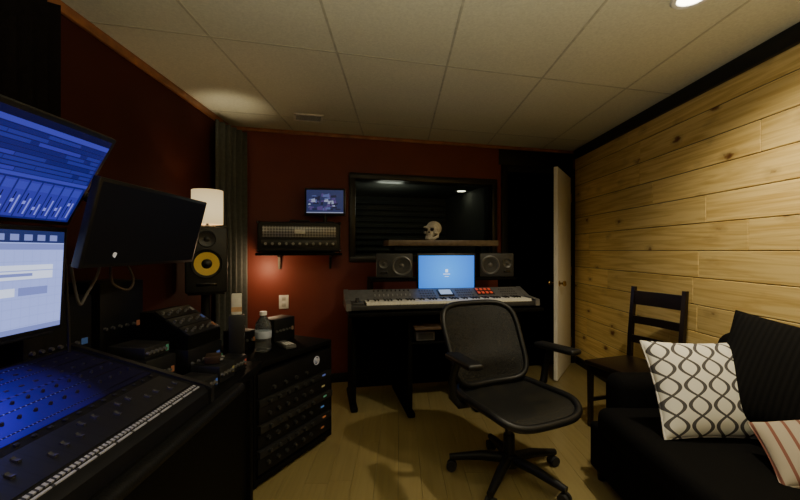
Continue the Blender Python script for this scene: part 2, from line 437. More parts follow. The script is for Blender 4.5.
pb.inputs['Base Color'].default_value = (.006, .006, .010, 1); pb.inputs['Roughness'].default_value = .55; pb.inputs['Specular IOR Level'].default_value = .1
b.build('painted_glow_panel', blm, con, smooth=0)
NCH = 32; PIT = (2*CL-.09)/(NCH-1)
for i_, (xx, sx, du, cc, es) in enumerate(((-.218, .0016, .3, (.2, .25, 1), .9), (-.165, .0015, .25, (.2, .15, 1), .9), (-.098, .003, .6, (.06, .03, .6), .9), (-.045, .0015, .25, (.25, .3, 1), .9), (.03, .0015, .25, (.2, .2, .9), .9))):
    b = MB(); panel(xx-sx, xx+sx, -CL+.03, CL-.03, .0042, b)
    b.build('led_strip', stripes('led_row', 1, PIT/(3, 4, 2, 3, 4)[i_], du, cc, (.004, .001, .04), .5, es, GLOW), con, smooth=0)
BTN = M('console_button', (.018, .018, .026), .5, spec=.2)
bb = MB(); bb.box((0, 0, .0015), (.008, .012, .003), bev=.001); br = Rep(bb, 'button', BTN)
kb = MB(); kb.lathe([(0, .009), (.0035, .009), (.0045, .006), (.005, 0), (0, 0)], seg=10); kr = Rep(kb, 'knob', M('knob_grey', (.018, .018, .027), .5, spec=.2))
fb = MB(); fb.prism([(-.009, 0), (-.009, .006), (-.004, .004), (.004, .004), (.009, .006), (.009, 0)], -.0045, .0045, 'y'); fr_ = Rep(fb, 'fader', M('fader_grey', (.05, .05, .058), .5, .2), 0)
for k in range(NCH):
    yy = -CL+.045+k*PIT
    for xb in (-.188, -.13, .065): br.put(con, (xb, yy, sz(xb)+.002), (0, slope, 0))
    for xk in (-.012, -.072): kr.put(con, (xk, yy, sz(xk)+.002), (0, slope, 0))
    xf = .135+random.choice((0, 0, .02, -.03, .01)); fr_.put(con, (xf, yy, sz(xf)+.001), (0, slope, 0))
b = MB(); panel(.078, .186, -CL+.02, CL-.02, .001, b)
b.build('fader_slots', stripes('slot_pattern', 1, PIT, .08, (.001, .001, .001), (.006, .006, .008), .5), con, smooth=0)
b = MB(); panel(.198, .207, -CL+.02, CL-.02, .004, b)
b.build('button_strip', stripes('grey_buttons', 1, .0135, .58, (.36, .36, .40), (.02, .02, .023), .5), con, smooth=0)
b = MB(); panel(.213, .218, -CL+.02, CL-.02, .003, b)
b.build('label_strip', stripes('pale_label', 1, .06, .86, (.36, .36, .40), (.03, .03, .03), .5), con, smooth=0)

# ------------------------------------------------------------------ monitors
def lcd(name, label, loc, tilt, rz, w, h, rects, mats, case=BLKPLA, bez=.014, group='studio monitors on the left'):
    t = thing(name, label, 'monitor', loc, 0, group, (tilt, 0, rz))
    b = MB(); b.box((0, .012, 0), (w+2*bez, .026, h+2*bez), bev=.004); b.box((0, .035, 0), (w*.7, .03, h*.7), bev=.01); b.build('case', case, t)
    b = MB()
    b.mi = 0; b.quad([(-w/2, -.0015, -h/2), (w/2, -.0015, -h/2), (w/2, -.0015, h/2), (-w/2, -.0015, h/2)])
    for i, (x0, y0, x1, y1, mi) in enumerate(rects):
        b.mi = mi; yy = -.0017-.000004*i
        b.quad([(-w/2+w*x0, yy, -h/2+h*y0), (-w/2+w*x1, yy, -h/2+h*y0), (-w/2+w*x1, yy, -h/2+h*y1), (-w/2+w*x0, yy, -h/2+h*y1)])
    b.build('screen', mats, t, smooth=0)
    return t
SB = [E('scr_blue', (.035, .035, .38), 1.0), E('scr_navy', (.012, .012, .16), 1), E('scr_mid', (.045, .05, .46), 1.0), E('scr_pale', (.20, .22, .78), 1.1), E('scr_white', (.6, .7, 1), 1.4), E('scr_dark', (.003, .003, .04), 1), E('scr_dim', (.022, .025, .27), 1)]
rects = [(0, .93, 1, 1, 5), (0, .88, 1, .93, 2), (0, .45, 1, .88, 1)]
random.seed(5)
for k in range(9):
    y = .46+k*.046
    x = random.uniform(0, .3)
    while x < .97:
        w_ = random.uniform(.12, .4); rects.append((x, y+.004, min(.985, x+w_), y+.038, random.choice((6, 6, 1, 6, 0 if k % 3 == 0 else 6)))); x += w_+random.choice((.005, .05))
    rects.append((0, y+.042, 1, y+.046, 5))
rects.append((0, 0, 1, .42, 1)); rects.append((0, .42, 1, .455, 2))
for k in range(14):
    x = .01+k*.07
    rects.append((x, .02, x+.062, .40, 0)); rects.append((x+.004, .30, x+.058, .38, 2)); rects.append((x+.018, .05, x+.024, .27, 5))
    fy = random.uniform(.09, .19); rects.append((x+.012, fy, x+.03, fy+.035, 3)); rects.append((x+.042, .05, x+.052, .05+random.uniform(.06, .2), 3))
up = lcd('computer_monitor', 'upper tilted monitor with blue multitrack mixer screen, above the pale screen', (-1.025, 1.055, 1.4725), R(30), R(90), .53, .30, rects, SB)
b = MB(); b.tube([(0, .04, 0), (0, .16, .04), (0, .40, -.26)], .018, 10); b.build('mount_arm', DARKMETAL, up)
SP = [E('scr2_lav', (.36, .45, 1.0), 1.2), E('scr2_white', (.66, .74, 1), 1.4), E('scr2_mid', (.22, .27, .7), 1.05), E('scr2_dark', (.02, .03, .14), 1), E('scr2_grey', (.32, .40, .88), 1.15)]
rects = [(0, .88, 1, 1, 3), (0, .81, 1, .87, 2)]
for k in range(12): rects.append((.02+k*.08, .90, .02+k*.08+.05, .96, 2))
for k in range(18): rects.append((.05+k*.053, 0, .053+k*.053, .8, 4))
for k in range(8): rects.append((0, .09*k+.06, 1, .09*k+.066, 4))
rects += [(.1, .52, .93, .66, 1), (.1, .60, .93, .61, 4), (.6, .55, .8, .58, 2), (.3, .36, .7, .44, 1), (.72, .36, .9, .44, 2), (0, 0, 1, .05, 2)]
lo = lcd('computer_monitor', 'lower monitor with pale lavender editing screen behind the mixing console', (-1.1, 1.035, 1.158), R(3), R(90), .53, .30, rects, SP)
b = MB(); b.tube([(0, .045, .0), (0, .12, -.02), (0, .165, -.10), (0, .175, -.43)], .02, 10); b.build('stand_neck', BLKPLA, lo)
b = MB(); b.box((0, .185, -.4385), (.26, .14, .014), (R(-3), 0, 0), bev=.005); b.build('stand_base', BLKPLA, lo)
# added blue fill light and invented bar under the monitor, tinting the console
b = MB(); b.box((0, .012, -.170), (.50, .014, .012), bev=.003); b.build('added_light_bar', BLKPLA, lo)
al = bpy.data.lights.new('blue_fill_light', 'AREA'); al.shape = 'RECTANGLE'; al.size = .42; al.size_y = .03; al.energy = 1.8; al.color = (.10, .04, 1)
ao = bpy.data.objects.new('blue_fill_light', al); C.objects.link(ao); ao.location = (-1.08, .86, .972); ao.rotation_euler = (0, 0, R(90))
off = lcd('computer_monitor', 'black switched-off monitor tilted down, right of the lit blue screens', (-.965, 1.585, 1.335), R(14), R(90), .66, .27, [], [M('dead_screen', (.005, .005, .006), .5, spec=.3)], bez=.013)
b = MB()
b.lathe([(0, .001), (.009, .001), (.009, 0), (0, 0)], (-.20, -.002, -.104), (R(90), 0, 0)); b.box((-.196, -.0035, -.106), (.004, .001, .018), (0, R(20), 0))
b.build('logo', M('logo_white', (.7, .7, .7), .4, emit=(.7, .7, .75), es=.25), off)
b = MB(); b.tube([(0, .04, 0), (0, .2, .02), (0, .52, .13)], .018, 10); b.build('mount_arm', DARKMETAL, off)
# cables
def spline(pts):
    cv = []; P_ = [Vector(p) for p in pts]
    for k in range(len(P_)-1):
        p0, p1, p2, p3 = P_[max(k-1, 0)], P_[k], P_[k+1], P_[min(k+2, len(P_)-1)]
        for s_ in range(8):
            q = s_/8; cv.append(.5*((2*p1)+(-p0+p2)*q+(2*p0-5*p1+4*p2-p3)*q*q+(-p0+3*p1-3*p2+p3)*q**3))
    cv.append(P_[-1]); return cv
GREYC = M('grey_cable', (.10, .09, .08), .5); BEIGEC = M('beige_cable', (.07, .05, .035), .5)
for (pts, m_, lab) in (([(-1.12, 1.36, 1.20), (-1.14, 1.42, 1.06), (-1.15, 1.47, 1.09), (-1.17, 1.55, 1.16), (-1.2, 1.6, 1.22)], GREYC, 'grey cable looping under the switched-off monitor'),
        ([(-1.14, 1.36, 1.22), (-1.14, 1.375, 1.0), (-1.14, 1.38, .72)], BLKPLA, 'black cable hanging straight down behind the pale screen'),
        ([(-1.10, 1.52, 1.19), (-1.12, 1.56, 1.12), (-1.10, 1.62, 1.09), (-1.12, 1.68, 1.13), (-1.18, 1.72, 1.2)], BEIGEC, 'brown cable sagging in a shallow bow below the switched-off monitor')):
    b = MB(); b.tube(spline(pts), .005, 8); tag(b.build('cable', m_), lab, 'cable', 'monitor cables')

# ------------------------------------------------------------------ outboard stack and small gear on the desk
def gadget(name, label, loc, rz, d, col, nk, led, cat='audio gear', es=.35):
    t = thing(name, label, cat, loc, rz)
    b = MB(); b.box((0, 0, d[2]/2), d, bev=.005); b.build('case', M(name+'_case', [c*.75 for c in col], .5, .2, spec=.25), t)
    kb = MB(); kb.lathe([(0, .012), (.006, .012), (.008, 0), (0, 0)], rot=(0, R(90), 0), seg=12); kr = Rep(kb, 'knob', M(name+'_knob', (.13, .125, .12), .4, .4))
    for j in range(nk): kr.put(t, (d[0]/2, -d[1]*.40+j*d[1]*.64/max(1, nk-1), d[2]*.5))
    b = MB(); b.b2(d[0]/2, d[0]/2+.002, d[1]*.32, d[1]*.42, max(d[2]*.5-.012, 0), d[2]*.5+.012); b.build('display', E(name+'_led', led, es), t)
    return t
gadget('power_amplifier', 'flat wide black unit at the desk end below the slanted rack', (-.985, 1.80, DK), R(-10), (.25, .23, .12), (.010, .010, .011), 5, (.1, .15, .35))
t = thing('outboard_rack', 'small slanted rack of knobbed audio gear on top of the flat wide unit', 'audio rack', (-.985, 1.80, DK+.121), R(-10))
prof = [(.12, 0), (.12, .05), (-.05, .15), (-.11, .15), (-.11, 0)]
b = MB(); b.prism(prof, -.11, .11, 'y'); b.build('body', BLKWOOD, t, smooth=0)
sl = math.atan2(.10, .17); nv = Vector((math.sin(sl), 0, math.cos(sl)))
UM = [M('unit_face_a', (.013, .013, .015), .4, .3), M('unit_face_b', (.03, .03, .032), .4, .5), M('unit_face_c', (.010, .009, .009), .4, .2)]
kb = MB(); kb.lathe([(0, .012), (.0045, .012), (.0065, 0), (0, 0)], seg=12); kr = Rep(kb, 'knob', M('rack_knob', (.16, .155, .15), .35, .5))
for k in range(3):
    f = (k+.5)/3; cx = .12-.17*f; cz = .05+.10*f
    b = MB(); b.box(Vector((cx, 0, cz))+nv*.005, (.062, .21, .010), (0, sl, 0), bev=.002); un = b.build('rack_unit', UM[k], t)
    for j in range(7): kr.put(un, Vector((cx+.010*math.cos(sl)*(j % 2), -.09+j*.025, cz-.010*math.sin(sl)*(j % 2)))+nv*.010, (0, sl, 0))
    b = MB(); b.box(Vector((cx, .09, cz))+nv*.0105, (.025, .014, .002), (0, sl, 0)); b.build('display', E('unit_led%d' % k, [(.4, .15, .05), (.1, .15, .35), (.25, .2, .12)][k], .3), un)
gadget('equalizer', 'tall black box with a knob row between console and slanted rack', (-1.03, 1.595, DK), R(-16), (.20, .14, .12), (.014, .014, .015), 5, (.35, .12, .04))
gadget('patch_box', 'shallow dark unit lying on the tall black knob box', (-1.04, 1.595, DK+.121), R(-10), (.17, .13, .045), (.025, .025, .026), 5, (.1, .3, .15))
gadget('gear_tower', 'tall dark gear tower against the left wall under the switched-off monitor', (-1.34, 1.815, DK), R(-12), (.20, .22, .40), (.010, .010, .011), 5, (.25, .08, .03))
gadget('signal_processor', 'dark upright processor box by the left wall behind the pale screen', (-1.36, 1.50, DK), R(-8), (.20, .26, .36), (.014, .013, .013), 6, (.06, .12, .25))
gadget('audio_interface', 'flat black box with a knob row on the desk just past the console', (-.79, 1.55, DK), R(-14), (.13, .09, .05), (.02, .02, .021), 4, (.1, .2, .5))
gadget('compressor', 'dark square audio box in front of the slanted rack', (-.78, 1.67, DK), R(-8), (.13, .11, .07), (.022, .022, .022), 4, (.4, .3, .08))
gadget('direct_box', 'little rusty brown box stacked on the dark square audio box', (-.78, 1.67, DK+.071), R(18), (.06, .07, .032), (.05, .028, .018), 2, (.1, .4, .15))
gadget('tuner', 'thin black box near the desk end before the upright box', (-.765, 1.80, DK), R(-12), (.10, .11, .06), (.015, .015, .016), 4, (.5, .1, .05))
t = thing('power_supply', 'small upright black box at the end of the studio desk under the carton', 'electronic box', (-.78, 1.91, DK), R(20))
b = MB(); b.box((0, 0, .115), (.07, .045, .23), bev=.005); b.build('case', BLKPLA, t)
b = MB(); b.box((.0355, 0, .16), (.003, .03, .03), bev=.001); b.build('switch', DARKMETAL, t)
b = MB(); b.box((-.78, 1.91, DK+.231+.05), (.045, .028, .10), (0, 0, R(20)), bev=.003); b.mi = 1; b.box((-.78, 1.91, DK+.231+.026), (.046, .029, .022), (0, 0, R(20)))
tag(b.build('carton', [M('white_card', (.62, .59, .50), .6), M('orange_card', (.50, .30, .14), .6)]), 'small whitish carton with a tan band standing on an upright black box', 'carton')

# ------------------------------------------------------------------ rack cabinet with gear
RA = math.atan2(.55, .27)     # local +x along the front edge direction; local -y = front
rk = thing('rack_cabinet', 'black rack cabinet of audio units standing on the floor beside the desk', 'rack cabinet', (-.60, 2.345, 0), RA)
RW, RD, RH = .335, .50, .66
b = MB(); b.b2(-RW, RW, 0, RD, RH-.03, RH, .004); b.build('top', BLKWOOD, rk)
for s_ in (-1, 1):
    b = MB(); b.b2(s_*RW-(.02 if s_ > 0 else 0), s_*RW+(.02 if s_ < 0 else 0), 0, RD, .06, RH-.03, .002); b.build('side_panel', BLKWOOD, rk)
b = MB(); b.b2(-RW, RW, 0, RD, .03, .06, .003); b.build('bottom', BLKWOOD, rk)
b = MB(); b.b2(-RW+.02, RW-.02, RD-.02, RD-.005, .06, RH-.03); b.build('back_panel', BLKWOOD, rk)
for sx in (-1, 1):
    for yy in (.05, RD-.05):
        b = MB(); b.cyl((sx*(RW-.04), yy, 0), (sx*(RW-.04), yy, .03), .022); b.build('foot', BLKCONE, rk)
zz = .08; hs = [.088, .044, .088, .044, .088, .044, .132]
cols = [(.005, .005, .006), (.018, .018, .019), (.005, .005, .005), (.022, .021, .020), (.008, .007, .007), (.016, .016, .016), (.006, .006, .007)]
kb = MB(); kb.lathe([(0, .016), (.009, .016), (.012, 0), (0, 0)], rot=(R(90), 0, 0), seg=14); kr = Rep(kb, 'knob', M('rack_dark_knob', (.03, .03, .03), .45, .3))
LC_ = [(.3, .1, .03), (.5, .15, .04), (.1, .25, .5), (.1, .3, .15), (.4, .3, .1), (.15, .2, .5), (.4, .1, .05)]
for k, h in enumerate(hs):
    dd = (0, .014, 0, .02, .006, .012, 0)[k]
    b = MB(); b.b2(-RW+.025, RW-.025, -.004-dd, .3, zz, zz+h-.005, .002); un = b.build('rack_unit', M('rack_face%d' % k, cols[k], .5, .2, spec=.25), rk)
    ks = [(-.24+.07*j, zz+h/2) for j in range(6)] if k != 6 else [(-.2+.09*j, zz+.035) for j in range(4)]
    for (kx, kz) in ks: kr.put(un, (kx, -.004-dd, kz))
    if k != 6:
        b = MB(); b.b2(.215, .245, -.006-dd, -.003-dd, zz+h*.40, zz+h*.40+.010); b.build('display', E('rk_led%d' % k, LC_[k], .45), un)
    if k == 6:
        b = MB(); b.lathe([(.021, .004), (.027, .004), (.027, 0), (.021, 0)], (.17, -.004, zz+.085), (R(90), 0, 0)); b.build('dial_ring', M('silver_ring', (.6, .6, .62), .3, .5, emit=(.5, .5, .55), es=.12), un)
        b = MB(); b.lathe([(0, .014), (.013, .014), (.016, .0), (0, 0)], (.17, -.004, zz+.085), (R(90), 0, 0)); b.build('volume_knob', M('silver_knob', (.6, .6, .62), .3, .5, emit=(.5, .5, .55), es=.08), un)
    zz += h
# things on the cabinet
t = thing('water_bottle', 'clear plastic water bottle with pale label on the black rack cabinet', 'bottle', (-.80, 2.34, RH))
clear, nt, pb = nt_new('clear_plastic'); pb.inputs['Transmission Weight'].default_value = .95; pb.inputs['Roughness'].default_value = .05; pb.inputs['Base Color'].default_value = (.88, .92, .95, 1); pb.inputs['IOR'].default_value = 1.2
b = MB(); b.lathe([(0, .004), (.036, 0), (.045, .008), (.046, .05), (.043, .06), (.046, .07), (.046, .14), (.042, .165), (.022, .195), (.018, .20), (.018, .213), (0, .213)]); b.build('body', clear, t)
b = MB(); b.lathe([(.0465, .078), (.0472, .079), (.0472, .118), (.0465, .119)]); b.build('label_wrap', M('bottle_label', (.40, .45, .55), .5), t)
b = MB(); b.lathe([(0, .231), (.019, .231), (.021, .228), (.021, .210), (0, .210)]); b.build('cap', WHITEP, t)
gadget('microphone_preamp', 'squat black box on the rack cabinet left of the water bottle', (-.965, 2.405, RH), RA-PI/2, (.14, .12, .11), (.014, .014, .014), 3, (.3, .1, .03))
t = thing('handset', 'small dark handset with pale buttons lying beside the water bottle', 'phone', (-.695, 2.44, RH), R(40))
b = MB(); b.box((0, 0, .012), (.07, .15, .024), bev=.008); b.build('body', M('handset_grey', (.08, .08, .08), .35), t)
b = MB(); b.box((0, .04, .0245), (.05, .04, .002)); b.build('screen', M('handset_screen', (.2, .2, .19), .2), t)
b = MB(); b.box((0, 0, 0), (.012, .01, .003)); rp = Rep(b, 'button', WHITEP, 0)
for i in range(3):
    for j in range(4): rp.put(t, (-.018+.018*i, -.05+.018*j, .025))
gadget('effects_unit', 'dark upright gear box with knobs at the back right of the rack cabinet top', (-.80, 2.62, RH), R(-26), (.12, .19, .15), (.012, .012, .013), 5, (.2, .1, .04))

# ------------------------------------------------------------------ yellow cone speaker, stand, lamp
sx, sy, sr = -1.31, 2.70, R(28)
t = thing('speaker_stand', 'black stand under the yellow-cone speaker behind the rack', 'speaker stand', (sx, sy, 0), sr)
b = MB(); b.box((0, 0, .012), (.26, .26, .024), bev=.004); b.build('base', BLACK, t)
b = MB(); b.cyl((0, 0, .02), (0, 0, .96), .03); b.build('pole', BLACK, t)
b = MB(); b.box((0, 0, .965), (.22, .24, .012), bev=.003); b.build('top_plate', BLACK, t)
t = thing('studio_speaker', 'black studio speaker with yellow woofer below the glowing lamp', 'speaker', (sx, sy, .971), sr)
b = MB(); b.box((0, 0, .215), (.25, .28, .43), bev=.012, seg=3); b.build('cabinet', M('speaker_black', (.012, .012, .012), .45), t)
b = MB(); b.lathe([(.086, 0), (.095, 0), (.097, .006), (.091, .010), (.086, .006)], (0, -.14, .19), (R(90), 0, 0)); b.lathe([(.072, .002), (.086, .008), (.088, .002)], (0, -.14, .19), (R(90), 0, 0)); b.build('woofer_surround', BLKCONE, t)
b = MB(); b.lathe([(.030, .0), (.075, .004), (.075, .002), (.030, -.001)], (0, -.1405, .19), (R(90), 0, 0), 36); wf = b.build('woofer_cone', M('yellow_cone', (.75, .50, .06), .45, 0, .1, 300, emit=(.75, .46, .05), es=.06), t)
b = MB(); b.lathe([(0, .014), (.018, .011), (.030, .002), (.032, 0), (0, 0)], (0, -.1405, .19), (R(90), 0, 0)); b.build('dust_cap', M('cap_black', (.02, .018, .015), .4), wf)
b = MB(); b.lathe([(0, .012), (.012, .009), (.018, .003), (.03, .003), (.05, .009), (.055, 0), (0, 0)], (0, -.14, .35), (R(90), 0, 0)); b.build('tweeter', M('tweeter_grey', (.03, .03, .03), .35), t)
b = MB(); b.box((.0, -.1405, .055), (.12, .004, .022), bev=.002); b.build('port', BLKGLOSS, t)

lx0 = sx+.01
t = thing('table_lamp', 'lamp with glowing cream drum shade on top of the yellow-cone speaker', 'lamp', (lx0, sy, 1.401))
b = MB(); b.lathe([(0, 0), (.06, 0), (.062, .008), (.02, .016), (.008, .02), (.008, .08), (0, .08)]); b.build('base', DARKMETAL, t)
b = MB(); b.lathe([(.098, .022), (.096, .022), (.096, .250), (.098, .250), (.098, .022)], seg=36)
shm, nt, pb = nt_new('lamp_shade_fabric')
tc = nt.nodes.new('ShaderNodeTexCoord')
rr = nt.nodes.new('ShaderNodeValToRGB'); rr.color_ramp.elements[0].color = (.50, .29, .09, 1); rr.color_ramp.elements[1].color = (.95, .74, .39, 1); rr.color_ramp.elements[1].position = .58
nt.links.new(glow_fac(nt, tc, (4.2, 4.2, 4.2), (0, 0, .13)), rr.inputs['Fac'])
nt.links.new(rr.outputs['Color'], pb.inputs['Emission Color']); pb.inputs['Emission Strength'].default_value = 1.05; pb.inputs['Base Color'].default_value = (.45, .32, .17, 1); pb.inputs['Roughness'].default_value = .8
b.build('lamp_shade', shm, t)
b = MB(); b.sph((0, 0, .098), .020); b.build('bulb', E('bulb_glow', (1, .75, .4), 6), t)
point((lx0, sy, 1.401+.145), 1.4, (1, .70, .38), .02)
d_ = Vector((-1.29, 3.04, 2.35))-Vector((lx0, sy, 1.401+.20))
q = d_.to_track_quat('-Z', 'Y').to_euler()
spot((lx0, sy, 1.401+.20), 12, (1, .84, .56), 48, 1.0, .08, q)
# added unseen warm light for the wall glow below the amplifier shelf
lp = W(.32, -.20, 1.08); point(lp, 4.2, (1, .66, .36), .06)

# ------------------------------------------------------------------ back wall items
t = thing('wall_outlet', 'white outlet plate low on the red back wall', 'outlet', (W(.46, 0, 0).x, W(.46, 0, 0).y, .775), WA)
b = MB(); b.box((0, -.004, 0), (.085, .007, .125), bev=.003); b.build('plate', WHITEP, t)
for dz in (-.028, .028):
    b = MB(); b.box((0, -.008, dz), (.035, .003, .03), bev=.001); b.build('socket', M('socket_shade', (.5, .49, .45), .4), t)
pc = W(.60, 0, 0)
t = thing('wall_shelf', 'black wall shelf on a bracket carrying the amplifier head', 'shelf', (pc.x, pc.y, 1.225), WA)
b = MB(); b.b2(-.36, .36, -.30, 0, -.022, 0, .003); b.build('board', BLKWOOD, t)
BRK = M('bracket_metal', (.10, .085, .065), .45, .3)
for xx in (-.18, .28):
    b = MB(); b.prism([(-.002, -.022), (-.25, -.022), (-.25, -.032), (-.04, -.044), (-.02, -.15), (-.002, -.15)], xx-.010, xx+.010, 'x'); b.build('bracket', BRK if xx < 0 else BLACK, t, smooth=0)
am = thing('amplifier_head', 'black guitar amplifier head with silvery grille and knob row on the wall shelf', 'amplifier', (pc.x, pc.y, 1.225), WA)
b = MB(); b.b2(-.345, .345, -.29, -.03, .012, .265, .012, 3); b.build('case', M('amp_vinyl', (.010, .010, .010), .55, bump=.3), am)
for xx in (-.29, .29):
    for yy in (-.26, -.07):
        b = MB(); b.cyl((xx, yy, 0), (xx, yy, .014), .018, .015); b.build('foot', BLKCONE, am)
dm, nt, pb = nt_new('diamond_plate'); pb.inputs['Metallic'].default_value = .4; pb.inputs['Roughness'].default_value = .3
tc = nt.nodes.new('ShaderNodeTexCoord'); ck = nt.nodes.new('ShaderNodeTexChecker'); ck.inputs['Scale'].default_value = 60
mp = nt.nodes.new('ShaderNodeMapping'); mp.inputs['Rotation'].default_value = (0, R(45), 0); nt.links.new(tc.outputs['Object'], mp.inputs['Vector']); nt.links.new(mp.outputs[0], ck.inputs['Vector'])
ck.inputs['Color1'].default_value = (.42, .42, .44, 1); ck.inputs['Color2'].default_value = (.14, .14, .145, 1); nt.links.new(ck.outputs['Color'], pb.inputs['Base Color'])
b = MB(); b.b2(-.305, .305, -.295, -.285, .135, .228, .003); b.build('front_grille', dm, am)
b = MB(); b.b2(-.315, .315, -.294, -.285, .045, .110, .003); b.build('control_panel', M('amp_panel', (.03, .03, .03), .35, .4), am)
b = MB(); b.b2(-.045, .045, -.303, -.295, .163, .200, .006); b.build('name_plate', M('plate_chrome', (.9, .89, .85), .3, .1), am)
kb = MB(); kb.lathe([(0, .022), (.008, .022), (.009, .018), (.012, 0), (0, 0)], rot=(R(90), 0, 0), seg=16); kr = Rep(kb, 'knob', M('amp_knob', (.5, .49, .47), .3, .1))
for k in range(11): kr.put(am, (-.28+k*.056, -.294, .078))
for xx in (-.34, .34):
    for zz in (.02, .257):
        b = MB(); b.box((xx, -.285, zz), (.024, .024, .024), bev=.008); b.build('corner_cap', BLKGLOSS, am)
b = MB(); b.tube([(-.09, -.16, .262), (-.08, -.16, .285), (.08, -.16, .285), (.09, -.16, .262)], .010); b.build('handle', BLKPLA, am)

tp = W(.82, -.18, 0)
t = thing('small_television', 'small blue-lit television standing on the amplifier head', 'television', (tp.x, tp.y, 1.491), R(6))
b = MB(); b.box((0, .012, .190), (.36, .04, .245), bev=.008); b.build('case', BLKPLA, t)
TV = [E('tv0', (.02, .03, .11), .9), E('tv1', (.09, .12, .32), .9), E('tv2', (.008, .01, .04), .9), E('tv3', (.30, .33, .5), .9), E('tv4', (.08, .05, .2), .9)]
b = MB(); b.mi = 0; w, h, z0 = .325, .205, .090
b.quad([(-w/2, -.0085, z0), (w/2, -.0085, z0), (w/2, -.0085, z0+h), (-w/2, -.0085, z0+h)])
random.seed(9)
for k in range(46):
    x0 = random.uniform(-w/2, w/2-.06); zz = random.uniform(z0+.02, z0+h-.05); b.mi = random.choice((1, 2, 2, 3, 4, 4)); yy = -.0088-.00001*k
    ww, hh = random.uniform(.015, .06), random.uniform(.008, .04)
    b.quad([(x0, yy, zz), (x0+ww, yy, zz), (x0+ww*.9, yy, zz+hh), (x0+.004, yy, zz+hh*.8)])
b.mi = 3; b.quad([(-w/2, -.0095, z0), (w/2, -.0095, z0), (w/2, -.0095, z0+.008), (-w/2, -.0095, z0+.008)])
b.build('screen', TV, t, smooth=0)
b = MB(); b.cyl((0, .015, .0), (0, .015, .08), .018); b.build('stand_neck', BLKPLA, t)
b = MB(); b.box((0, .015, .005), (.17, .12, .01), bev=.004); b.build('stand_base', BLKPLA, t)

# ------------------------------------------------------------------ keyboard desk
DA = R(11.4); DO = Vector((.3575, 3.0, 0)); DT = .80
def D(lx, ly, z=0): return Vector((DO.x+lx*math.cos(DA)-ly*math.sin(DA), DO.y+lx*math.sin(DA)+ly*math.cos(DA), z))
t = thing('keyboard_desk', 'black tiered workstation desk carrying the long keyboard below the window', 'desk', DO, DA)
b = MB(); b.b2(-.74, .78, -.03, .72, DT-.03, DT, .004); b.build('desktop', BLKWOOD, t)
b = MB(); b.b2(-.52, .78, .42, .72, .985, 1.01, .004); b.build('monitor_tier', BLKWOOD, t)
for xx in (-.51, .13, .755):
    b = MB(); b.b2(xx-.012, xx+.012, .48, .72, DT, .985); b.build('tier_support', BLKWOOD, t)
b = MB(); b.b2(-.38, .60, .40, .72, 1.285, 1.335, .005); b.build('top_shelf', M('shelf_wood', (.13, .09, .055), .4, 0, .3, 20), t)
for xx in (-.30, .52):
    b = MB(); b.b2(xx-.012, xx+.012, .63, .72, 1.01, 1.285); b.build('shelf_upright', BLKWOOD, t)
for xx in (-.68, -.27, .26, .72):
    y0 = .26 if abs(xx) > .5 else .08
    b = MB(); b.b2(xx-.018, xx+.018, y0, .68, .04, DT-.03, .003); b.build('leg_panel', BLKWOOD, t)
    b = MB(); b.b2(xx-.028, xx+.028, y0-.06, .70, 0, .04, .012); b.build('foot', BLKWOOD, t)
b = MB(); b.b2(-.252, .242, .0, .45, .655, .675, .003); b.build('sliding_tray', M('tray_wood', (.09, .055, .033), .4, 0, .3, 20), t)
b = MB(); b.b2(-.252, .242, .08, .66, .53, .55, .003); b.build('lower_shelf', BLKWOOD, t)
b = MB(); b.b2(-.67, .71, .66, .68, .04, DT-.03); b.build('modesty_panel', BLKWOOD, t)

p = D(-.14, .18, .551); t = thing('drive_box', 'small pale electronic box on the shelf under the keyboard', 'electronic box', p, DA)
b = MB(); b.box((0, 0, .035), (.15, .14, .07), bev=.008); b.build('case', M('drive_case', (.28, .27, .25), .4), t)
b = MB(); b.box((0, -.071, .035), (.12, .004, .045), bev=.001); b.build('front_plate', M('drive_front', (.1, .1, .1), .3), t)

# synth
syn = thing('synthesizer_keyboard', 'long grey and black synthesizer with white keys on the desk', 'keyboard', (DO.x, DO.y, DT+.001), DA)
SYB = M('synth_black', (.05, .05, .052), .35, .3); SYS = M('synth_panel', (.18, .18, .182), .4, .3)
b = MB(); b.b2(-.755, .755, .0, .32, .012, .05, .006); b.build('case', SYB, syn)
def ps(y): return .070+(y-.165)*.062/.15
psl = math.atan2(.062, .15)
b = MB(); b.prism([(.165, .048), (.165, ps(.165)), (.315, ps(.315)), (.315, .048)], -.72, .72, 'x'); b.build('control_panel', SYS, syn, smooth=0)
for s_ in (-1, 1):
    b = MB(); b.prism([(-.004, .012), (-.004, .062), (.16, .076), (.318, .137), (.322, .012)], s_*.738-.018, s_*.738+.018, 'x'); b.build('end_cheek', M('cheek', (.2, .195, .19), .35, .4), syn, smooth=0)
    for yy in (.05, .27):
        b = MB(); b.cyl((s_*.68, yy, 0), (s_*.68, yy, .014), .016); b.build('foot', BLKCONE, syn)
b = MB(); b.b2(-.715, -.625, .01, .165, .048, .066, .003); b.lathe([(0, .03), (.014, .03), (.016, .0), (0, 0)], (-.67, .08, .066)); b.build('joystick_block', SYB, syn)
KW = 1.30/52
wk = MB(); wk.b2(-KW/2+.0008, KW/2-.0008, .002, .16, .046, .068, .002, 1); wr = Rep(wk, 'white_key', M('ivory_key', (.95, .92, .80), .35))
bk = MB(); bk.b2(-.0055, .0055, .085, .16, .064, .078, .002, 1); bkr = Rep(bk, 'black_key', BLKGLOSS)
for i in range(52):
    xx = -.61+KW/2+i*KW
    wr.put(syn, (xx, 0, 0))
    if i < 51 and i % 7 in (0, 2, 3, 5, 6): bkr.put(syn, (xx+KW/2, 0, 0))
b = MB(); b.box((.06, .24, ps(.24)+.003), (.125, .10, .010), (psl, 0, 0), bev=.002); sc = b.build('display_housing', BLKPLA, syn)
